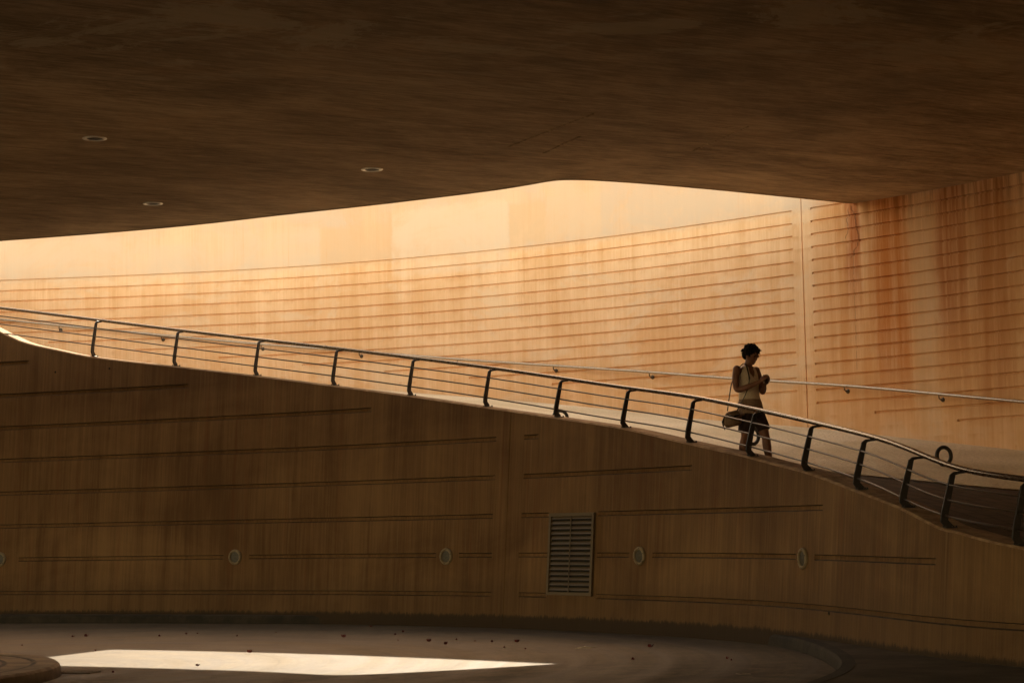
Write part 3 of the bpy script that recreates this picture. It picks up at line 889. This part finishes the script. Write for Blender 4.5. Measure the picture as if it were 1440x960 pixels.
# ------------------------------------------------------------------ ceiling lamps
cl0 = None
for x, y, lab in ((133, 194.5, 'round recessed ceiling light with a broken rim, uppermost of the three'), (523, 238, 'round recessed ceiling light nearest the middle of the underside'), (215, 286, 'round recessed ceiling light nearest the opening, lowest of the three')):
    p = atz(x, y, ZCE)
    if cl0 is None:
        cl0 = thing('ceiling_light', lab, 'ceiling light', p, 0, 'recessed lights in the bridge underside')
        bm = bmesh.new(); torus(bm, .122, .026, 'z', 40, 8, (0, 0, -.004), flat=.45); obj('trim_ring', bm, MTRIM, cl0, True)
        bm = bmesh.new(); bmesh.ops.create_circle(bm, cap_ends=True, segments=32, radius=.105)
        for v in bm.verts: v.co.z = -.003
        bmesh.ops.create_cone(bm, cap_ends=True, segments=24, radius1=.05, radius2=.06, depth=.01, matrix=Matrix.Translation((.01, 0, -.008)))
        obj('lens', bm, MLENS, cl0)
    else: dup(cl0, p, 0, lab)

# ------------------------------------------------------------------ hoops on the ramp
hp = None
for x, y, rz, lab in ((784, 603, 20, 'black ring hoop on the ramp mostly hidden by the ledge, farthest up the slope'), (1063, 630, 35, 'black ring hoop on the ramp beside the walking woman'), (1325, 658, 25, 'black ring hoop on the ramp below the bend of the top rail, farthest right')):
    p = floor_hit(x, y)
    print('HOOP', x, y, p, proj(p))
    if hp is None:
        hp = thing('ring_hoop', lab, 'hoop', p, R(rz), 'black ring hoops standing on the ramp')
        bm = bmesh.new(); torus(bm, .112, .026, 'y', 36, 10, (0, 0, .135)); obj('ring', bm, MBK, hp, True)
        bm = bmesh.new(); bmesh.ops.create_cone(bm, cap_ends=True, segments=20, radius1=.05, radius2=.035, depth=.03, matrix=Matrix.Translation((0, 0, .005))); obj('foot', bm, MBK, hp)
    else: dup(hp, p, R(rz), lab)

# ------------------------------------------------------------------ litter
PET = [(122,895.7),(103,896),(31,908),(134,915),(351,918.7),(388,890),(278,891),(262,892),(225,895),(333,895),(160,946),(278,937),(483,896.7),(522,881.5),(555,893),(567,889),(560,901),(603,903),(627,907),(641,900),(668,902),(691,903),(709,911),(727,904),(739,913),(915,911),(891,928),(1023,927),(1028,929)]
def petal_bm():
    bm = bmesh.new(); c = bm.verts.new((0, 0, .008)); rr = []
    for k in range(9):
        a = 2*math.pi*k/9; r = .042*(1+.35*math.sin(2*a+1)); rr.append(bm.verts.new((r*math.cos(a), .7*r*math.sin(a), .012+.022*abs(math.sin(a*1.5)))))
    for k in range(9): bm.faces.new((c, rr[k], rr[(k+1) % 9]))
    return bm
pm = obj('fallen_petal', petal_bm(), MPET); first = True
big = {(122,895.7), (483,896.7), (603,903), (627,907), (727,904), (351,918.7), (915,911)}
for xy in PET:
    p = atz(xy[0], xy[1], .003); o = pm if first else pm.copy()
    if not first: COL.objects.link(o)
    first = False
    o.location = p; o.rotation_euler = (0, 0, random.uniform(0, 6)); s = .7 if xy in big else random.uniform(.3, .5); o.scale = (s, s, s*2.2)
    tag(o, 'small dark red petal fallen on the asphalt', 'petal', 'red petals scattered on the road')
bm = petal_bm(); o = obj('paper_scrap', bm, MPALE); o.location = atz(1045, 948, .003); o.scale = (1.4, .6, .4); tag(o, 'small pale scrap of paper on the dark road near the kerb bend', 'litter')
bm = petal_bm(); o = obj('dry_twig', bm, MPALE); bpy.data.objects.remove(o)
bm = bmesh.new(); tube(bm, [Vector((-.12, 0, .01)), Vector((-.03, .02, .02)), Vector((.05, -.01, .015)), Vector((.12, .03, .02))], [.004, .008, .007, .003], 6)
tube(bm, [Vector((-.03, .02, .02)), Vector((.0, .08, .03))], [.006, .002], 6)
tag(obj('dry_twig', bm, MPALE, None, True, atz(824, 912, .002)), 'pale dry twig lying on the road right of the sunlit patch', 'twig')

# ------------------------------------------------------------------ the woman
PX = 106.5
wp = floor_hit(1060, 641)
# stand her just behind the ledge
def sole_depth():
    best = None
    for i in range(400):
        u = uL+(uR-uL)*i/400; p = floorpt(u, .16); x, y, d = proj(p)
        if best is None or abs(x-1063) < best[0]: best = (abs(x-1063), p, y, d)
    return best
_, wp, wy, wd = sole_depth(); print('WOMAN', wp, wy, wd)
SC = (wy-482.5)/(F/wd)/1.615; print('height scale', SC)
P = thing('person', 'woman in cream sleeveless top and dark shorts walking down the ramp, head bowed', 'person', wp)
P.rotation_euler = (0, 0, 0); P.scale = (SC, SC, SC)
V = Vector
def ellring(bm, c, a, b, rx, ry, seg=20):
    return [bm.verts.new(c+a*math.cos(2*math.pi*k/seg)*rx+b*math.sin(2*math.pi*k/seg)*ry) for k in range(seg)]
A = R(40)
fd = V((math.sin(A), -math.cos(A), 0)); rd = V((-math.cos(A), -math.sin(A), 0)); zz = V((0, 0, 1))  # facing, her right
def loft(bm, rings, close=True):
    n = len(rings[0])
    for i in range(len(rings)-1):
        for k in range(n): bm.faces.new((rings[i][k], rings[i][(k+1) % n], rings[i+1][(k+1) % n], rings[i+1][k]))
    if close: bm.faces.new(rings[0][::-1]); bm.faces.new(rings[-1])
def limb(bm, pts, rs, seg=14):
    # subdivide for roundness with a rounded end
    P_, R_ = [], []
    for i in range(len(pts)-1):
        for k in range(5): t = k/5; P_.append(pts[i].lerp(pts[i+1], t)); R_.append(lerp(rs[i], rs[i+1], t))
    P_.append(pts[-1]); R_.append(rs[-1]); P_ = smooth(P_, 2)
    tube(bm, P_, R_, seg)
def ball(bm, c, rx, ry, rz, basis=None, seg=20):
    r = bmesh.ops.create_uvsphere(bm, u_segments=seg, v_segments=seg//2+2, radius=1)['verts']
    for v in r:
        q = V((v.co.x*rx, v.co.y*ry, v.co.z*rz))
        if basis: q = basis @ q
        v.co = q+c
tc = V((-.075, 0, 0))          # torso axis
sh = tc+V((.01, 0, 1.29)); rsh = V((-.215, -.115, 1.29)); lsh = V((.055, .115, 1.285))
bm = bmesh.new()
# trunk
loft(bm, [ellring(bm, V((cx, 0, z)), rd, fd, rx, ry) for cx, z, rx, ry in ((-.035, .70, .10, .085), (-.035, .78, .158, .115), (-.04, .86, .155, .11), (-.055, .98, .122, .092), (-.065, 1.08, .128, .098), (-.072, 1.17, .142, .112), (-.078, 1.25, .15, .10), (-.078, 1.30, .13, .075), (-.07, 1.335, .07, .06))])
for s in (rsh, lsh): ball(bm, s+V((0, 0, -.01)), .052, .052, .055)
# neck and head (bent forward and down)
hc = V((-.012, -.035, 1.475))
limb(bm, [V((-.072, .0, 1.29)), V((-.055, -.01, 1.36)), V((-.03, -.02, 1.43))], [.062, .05, .05])
hb = Matrix.Rotation(R(90)-0, 3, 'Z')
# head basis: local x = face direction, tilted down
hf = (V((math.sin(R(42)), -math.cos(R(42)), -.50))).normalized(); hr_ = V((-math.cos(R(42)), -math.sin(R(42)), 0)).normalized(); hu_ = hf.cross(hr_)*1
if hu_.z < 0: hu_ = -hu_
HB = Matrix((hf, hr_, hu_)).transposed()
ball(bm, hc, .092, .074, .098, HB, 24)
ball(bm, hc+HB @ V((.022, 0, -.05)), .066, .055, .065, HB, 20)       # jaw
ball(bm, hc+HB @ V((.062, 0, -.098)), .024, .026, .020, HB, 14)      # chin
tube(bm, [hc+HB @ V((.082, 0, .012)), hc+HB @ V((.100, 0, -.018)), hc+HB @ V((.108, 0, -.032)), hc+HB @ V((.088, 0, -.042))], [.008, .012, .014, .010], 10)   # nose
ball(bm, hc+HB @ V((.083, 0, -.066)), .012, .024, .007, HB, 12); ball(bm, hc+HB @ V((.080, 0, -.078)), .012, .021, .008, HB, 12)  # lips
for s in (-1, 1):
    ball(bm, hc+HB @ V((-.002, s*.074, -.02)), .018, .008, .03, HB, 12)                                    # ears
    ball(bm, hc+HB @ V((.076, s*.03, .020)), .016, .022, .008, HB, 12)                                     # brow
# arms
rel = V((-.232, -.15, 1.01)); rwr = V((.055, -.30, 1.112)); lel = V((.115, .015, .985)); lwr = V((.118, -.20, 1.085))
limb(bm, [rsh, V((-.24, -.14, 1.16)), rel, V((-.11, -.24, 1.045)), rwr], [.052, .046, .038, .037, .024])
limb(bm, [lsh, V((.095, .08, 1.15)), lel, V((.125, -.08, 1.03)), lwr], [.050, .044, .037, .035, .024])
# legs
rhip = V((-.10, -.05, .78)); rkn = V((-.118, -.015, .435)); ran = V((-.165, .06, .085))
lhip = V((.03, .05, .78)); lkn = V((.135, -.04, .43)); lan = V((.178, -.055, .075))
limb(bm, [rhip, V((-.11, -.05, .6)), rkn, V((-.148, .03, .31)), ran], [.098, .082, .055, .056, .034])
limb(bm, [lhip, V((.08, .0, .6)), lkn, V((.148, -.03, .30)), lan], [.098, .082, .055, .057, .034])
# feet
for an, yaw, rise in ((ran, A, .05), (lan, A, 0)):
    d = V((math.sin(yaw), -math.cos(yaw), 0))
    limb(bm, [an+V((0, 0, -.02))-d*.045, an+V((0, 0, -.035)), an+d*.09+V((0, 0, -.048-.0)), an+d*.16+V((0, 0, -.056))], [.030, .034, .030, .018])
# hands with separate fingers
def hand(bm, wr, d, side, palmn, curl, thumb):
    d = d.normalized(); palmn = palmn.normalized(); side = side.normalized()
    pc = wr+d*.045
    B = Matrix((d, side, palmn)).transposed(); ball(bm, pc, .05, .038, .017, B, 16)
    for i, (o, L) in enumerate(((-.028, .062), (-.009, .072), (.010, .068), (.028, .054))):
        a = wr+d*.075+side*o; c = curl
        p1 = a+(d*math.cos(c*.4)+palmn*math.sin(c*.4))*L*.45
        p2 = p1+(d*math.cos(c)+palmn*math.sin(c))*L*.32
        p3 = p2+(d*math.cos(c*1.5)+palmn*math.sin(c*1.5))*L*.26
        tube(bm, [a-d*.02, p1, p2, p3], [.0095, .009, .0082, .0065], 8)
    t0 = wr+d*.02+side*thumb*.028; t1 = t0+(d*.55+side*thumb*.6+palmn*.5).normalized()*.036; t2 = t1+(d*.8+palmn*.7+side*thumb*.05).normalized()*.03
    tube(bm, [t0-d*.005, t1, t2], [.013, .0105, .008], 8)
hand(bm, rwr, V((.30, -.25, .30)), V((.1, .3, .9)).cross(V((.3, -.25, .3))).cross(V((.3, -.25, .3)))*-1, V((.5, .6, -.15)), 1.0, 1)
hand(bm, lwr, V((.42, -.30, .50)), V((-.3, .2, .6)), V((-.7, -.5, .35)), .9, 1)
body = obj('body', bm, MSKIN, P, True)
def voxel(o, size, sm=4):
    md = o.modifiers.new('r', 'REMESH'); md.mode = 'VOXEL'; md.voxel_size = size
    ms = o.modifiers.new('s', 'SMOOTH'); ms.iterations = sm; ms.factor = .5
    dg = bpy.context.evaluated_depsgraph_get(); me = bpy.data.meshes.new_from_object(o.evaluated_get(dg)); 
    mats = [m for m in o.data.materials]; o.modifiers.clear(); o.data = me
    for p in me.polygons: p.use_smooth = True
    if not me.materials:
        for m in mats: me.materials.append(m)
sv = P.scale.copy(); P.scale = (1, 1, 1); bpy.context.view_layer.update()
voxel(body, .0075, 3)
# eyes
for s in (-1, 1):
    bm = bmesh.new(); ball(bm, hc+HB @ V((.079, s*.03, .006)), .010, .012, .008, HB, 12); obj('eye', bm, MHAIR, body, True)
# hair: short tousled mass, swept, with strands at the crown and nape
bm = bmesh.new()
ball(bm, hc+HB @ V((-.024, 0, .028)), .101, .087, .085, HB, 24)
ball(bm, hc+HB @ V((-.066, 0, -.028)), .066, .080, .074, HB, 20)
rng = random.Random(3)
for i in range(420):
    th = rng.uniform(0, 2*math.pi); ph = rng.uniform(.0, 1.0)
    lz = math.cos(ph*2.0); lr = math.sin(ph*2.0)
    q = V((-.026+.098*lr*math.cos(th), .088*lr*math.sin(th), .026+.088*lz))
    if q.x > .045 and q.z < .045: continue
    if q.z < -.04 and q.x > .0: continue
    o_ = (q-V((-.026, 0, .02))).normalized(); tng = V((.25, .25*rng.uniform(-1, 1), -.55)); dirn = (o_*.75+tng*.7+V((rng.uniform(-.3, .3), rng.uniform(-.3, .3), rng.uniform(-.2, .3)))).normalized()
    L = rng.uniform(.02, .042)
    tube(bm, [hc+HB @ (q-o_*.012), hc+HB @ (q+dirn*L*.5), hc+HB @ (q+dirn*L+V((0, 0, -.006)))], [.010, .007, .002], 5)
for dz, L in ((.085, .085), (.072, .070), (.100, .065), (.09, .095)):      # wind-lifted fringe
    q = V((.045, rng.uniform(-.02, .02), dz)); tube(bm, [hc+HB @ q, hc+HB @ (q+V((.035, .0, .004))), hc+HB @ (q+V((L, .0, .022)))], [.022, .014, .003], 7)
hair = obj('hair', bm, MHAIR, P, True); voxel(hair, .0045, 1)
# sleeveless top (cream) and the longer tunic hem below
bm = bmesh.new(); seg = 32; rings = []
def trng(cx, z, rx, ry, vneck=0, cy=0):
    out = []
    for k in range(seg):
        a = 2*math.pi*k/seg; dz = 0
        front = math.sin(a)     # +1 = front
        if vneck:
            dz = -vneck*max(0, 1-abs(math.cos(a))/.42)*max(0, front)**.5
            dz -= .03*max(0, abs(math.cos(a))-.75)*4 if abs(math.cos(a)) > .75 else 0
        out.append(bm.verts.new(V((cx, cy, z+dz))+rd*math.cos(a)*rx+fd*math.sin(a)*ry))
    return out
rings = [trng(-.05, .905, .152, .125), trng(-.055, .96, .145, .120), trng(-.062, 1.05, .141, .117), trng(-.07, 1.13, .152, .130), trng(-.074, 1.19, .155, .128, .02), trng(-.078, 1.245, .152, .115, .07), trng(-.078, 1.29, .140, .095, .13), trng(-.076, 1.325, .115, .080, .165)]
loft(bm, rings, False); top_o = obj('sleeveless_top', bm, MTOP, P, True)
bm = bmesh.new()
rings = []
for z, cx, rx, ry, w in ((.915, -.05, .149, .122, 0), (.86, -.045, .168, .135, .003), (.80, -.04, .176, .145, .006), (.715, -.035, .183, .155, .010)):
    rings.append([bm.verts.new(V((cx, 0, z+.01*math.sin(3*2*math.pi*k/seg)*(w > .008)))+(rd*math.cos(2*math.pi*k/seg)*rx+fd*math.sin(2*math.pi*k/seg)*ry)*(1+w*5*math.sin(2*math.pi*k/seg*7))) for k in range(seg)])
loft(bm, rings, False); obj('tunic_hem', bm, MSKIRT, P, True)
# shorts: hip ring plus two wide legs, fused
bm = bmesh.new()
loft(bm, [ellring(bm, V((cx, 0, z)), rd, fd, rx, ry, 24) for cx, z, rx, ry in ((-.04, .84, .152, .12), (-.036, .78, .165, .135), (-.032, .71, .165, .138), (-.03, .66, .14, .115))])
for pts, rs in (([V((-.09, -.045, .76)), V((-.105, -.045, .62)), V((-.116, -.035, .54)), V((-.119, -.03, .49))], [.100, .098, .096, .098]),
                ([V((.03, .04, .76)), V((.075, .0, .62)), V((.105, -.02, .56)), V((.118, -.03, .51))], [.100, .092, .084, .083])):
    tube(bm, pts, rs, 22)
sh_o = obj('shorts', bm, MSHORT, P, True); voxel(sh_o, .010, 3)
# shoes
for an in (ran, lan):
    bm = bmesh.new(); d = fd
    limb(bm, [an+V((0, 0, -.038))-d*.05, an+V((0, 0, -.045))+d*.02, an+d*.10+V((0, 0, -.052)), an+d*.175+V((0, 0, -.058))], [.036, .040, .038, .022])
    for v in bm.verts: v.co.z = max(v.co.z, an.z-.075)
    obj('shoe', bm, MSHOE, P, True)
P.scale = sv
def to_world(v): return wp+v*SC
# phone, held between the hands
ph = thing('phone', 'small dark phone held up in the woman\'s hands', 'phone', to_world(V((.122, -.325, 1.135))))
ph.rotation_euler = (R(-25), R(15), R(40)); ph.scale = (SC,)*3
bm = bmesh.new(); box(bm, (0, 0, 0), (.068, .009, .12)); bmesh.ops.bevel(bm, geom=bm.edges[:], offset=.004, segments=2, affect='EDGES'); obj('case', bm, MPHONE, ph)
bm = bmesh.new(); box(bm, (0, .0052, 0), (.060, .001, .11)); obj('screen', bm, MDARK, ph)
# shoulder bag at her right hip with cross strap
bagc = V((-.292, -.14, .655))
bg = thing('shoulder_bag', 'slouchy tan shoulder bag with dark strap hanging at the woman\'s hip', 'bag', to_world(bagc)); bg.scale = (SC,)*3
bm = bmesh.new(); rr = []
for z, rx, ry in ((-.10, .05, .03), (-.095, .088, .05), (-.06, .112, .062), (0, .116, .058), (.05, .10, .045), (.085, .075, .026), (.10, .055, .012)):
    rr.append([bm.verts.new(V((rx*math.cos(2*math.pi*k/24)*(1+.05*math.sin(5*k)), ry*math.sin(2*math.pi*k/24)*(1+.10*math.sin(3*k+z*40)), z+.012*math.cos(2*math.pi*k/24)))) for k in range(24)])
loft(bm, rr); bb = obj('bag_body', bm, MBAG, bg, True)
bm = bmesh.new(); tube(bm, [V((-.10, -.02, .03)), V((-.06, -.066, .04)), V((.0, -.072, .02)), V((.06, -.066, .04)), V((.09, -.03, .05))], [.008, .014, .016, .014, .008], 8); obj('flap_edge', bm, MSTR, bg, True)
bm = bmesh.new(); tube(bm, [V((-.10, -.01, .02)), V((-.128, -.02, -.04)), V((-.118, -.03, -.10)), V((-.10, -.03, -.14))], [.012, .013, .010, .005], 8); obj('tassel', bm, MSTR, bg, True)
sp1 = [V((-.062, -.01, .10)), V((-.035, .0, .26)), V((-.005, .02, .42)), V((.04, .03, .55)), V((.12, .045, .665)), V((.165, .02, .705))]
sp1 += [V((.188, -.03, .69)), V((.205, -.065, .60)), V((.222, -.085, .50)), V((.20, -.075, .38)), V((.155, -.045, .27)), V((.10, -.03, .18)), V((.06, -.01, .10))]
bm = bmesh.new(); pts = []
for i in range(len(sp1)-1):
    for k in range(4): pts.append(sp1[i].lerp(sp1[i+1], k/4))
pts.append(sp1[-1]); tube(bm, smooth(pts, 2), .009, 8, True, (1.3, .6)); obj('strap', bm, MSTR, bg, True)

# ------------------------------------------------------------------ light
w = bpy.data.worlds.new('World'); sc.world = w; w.use_nodes = True; nt = w.node_tree
sky = nt.nodes.new('ShaderNodeTexSky'); sky.sky_type = 'NISHITA'; sky.sun_disc = False
ELEV = math.atan(.79); SD = V((.32, .95, 0)).normalized()
sky.sun_elevation = ELEV; sky.sun_rotation = math.atan2(SD.x, SD.y)
sky.air_density = 1.0; sky.dust_density = 1.5
mx = nt.nodes.new('ShaderNodeMix'); mx.data_type = 'RGBA'; mx.blend_type = 'MULTIPLY'; mx.inputs[0].default_value = 1
mx.inputs[7].default_value = (1.0, .64, .345, 1)
nt.links.new(sky.outputs[0], mx.inputs[6]); nt.links.new(mx.outputs[2], nt.nodes['Background'].inputs[0])
nt.nodes['Background'].inputs[1].default_value = .15
sl = bpy.data.lights.new('sun', 'SUN'); sl.energy = 2.0; sl.angle = R(.5); sl.color = (1, .86, .66)
so = bpy.data.objects.new('sun', sl); COL.objects.link(so)
dirn = -V((SD.x*math.cos(ELEV), SD.y*math.cos(ELEV), math.sin(ELEV)))
so.rotation_euler = dirn.to_track_quat('-Z', 'Y').to_euler()
sc.view_settings.view_transform = 'Standard'; sc.view_settings.look = 'None'; sc.view_settings.exposure = 3.2; sc.view_settings.gamma = 1
sc.render.engine = 'CYCLES'; sc.cycles.max_bounces = 10; sc.cycles.diffuse_bounces = 6
print('ledge heights', [round(ledge(uL+(uR-uL)*i/10), 2) for i in range(11)], [round(railz(uL+(uR-uL)*i/10)-ledge(uL+(uR-uL)*i/10), 2) for i in range(11)])
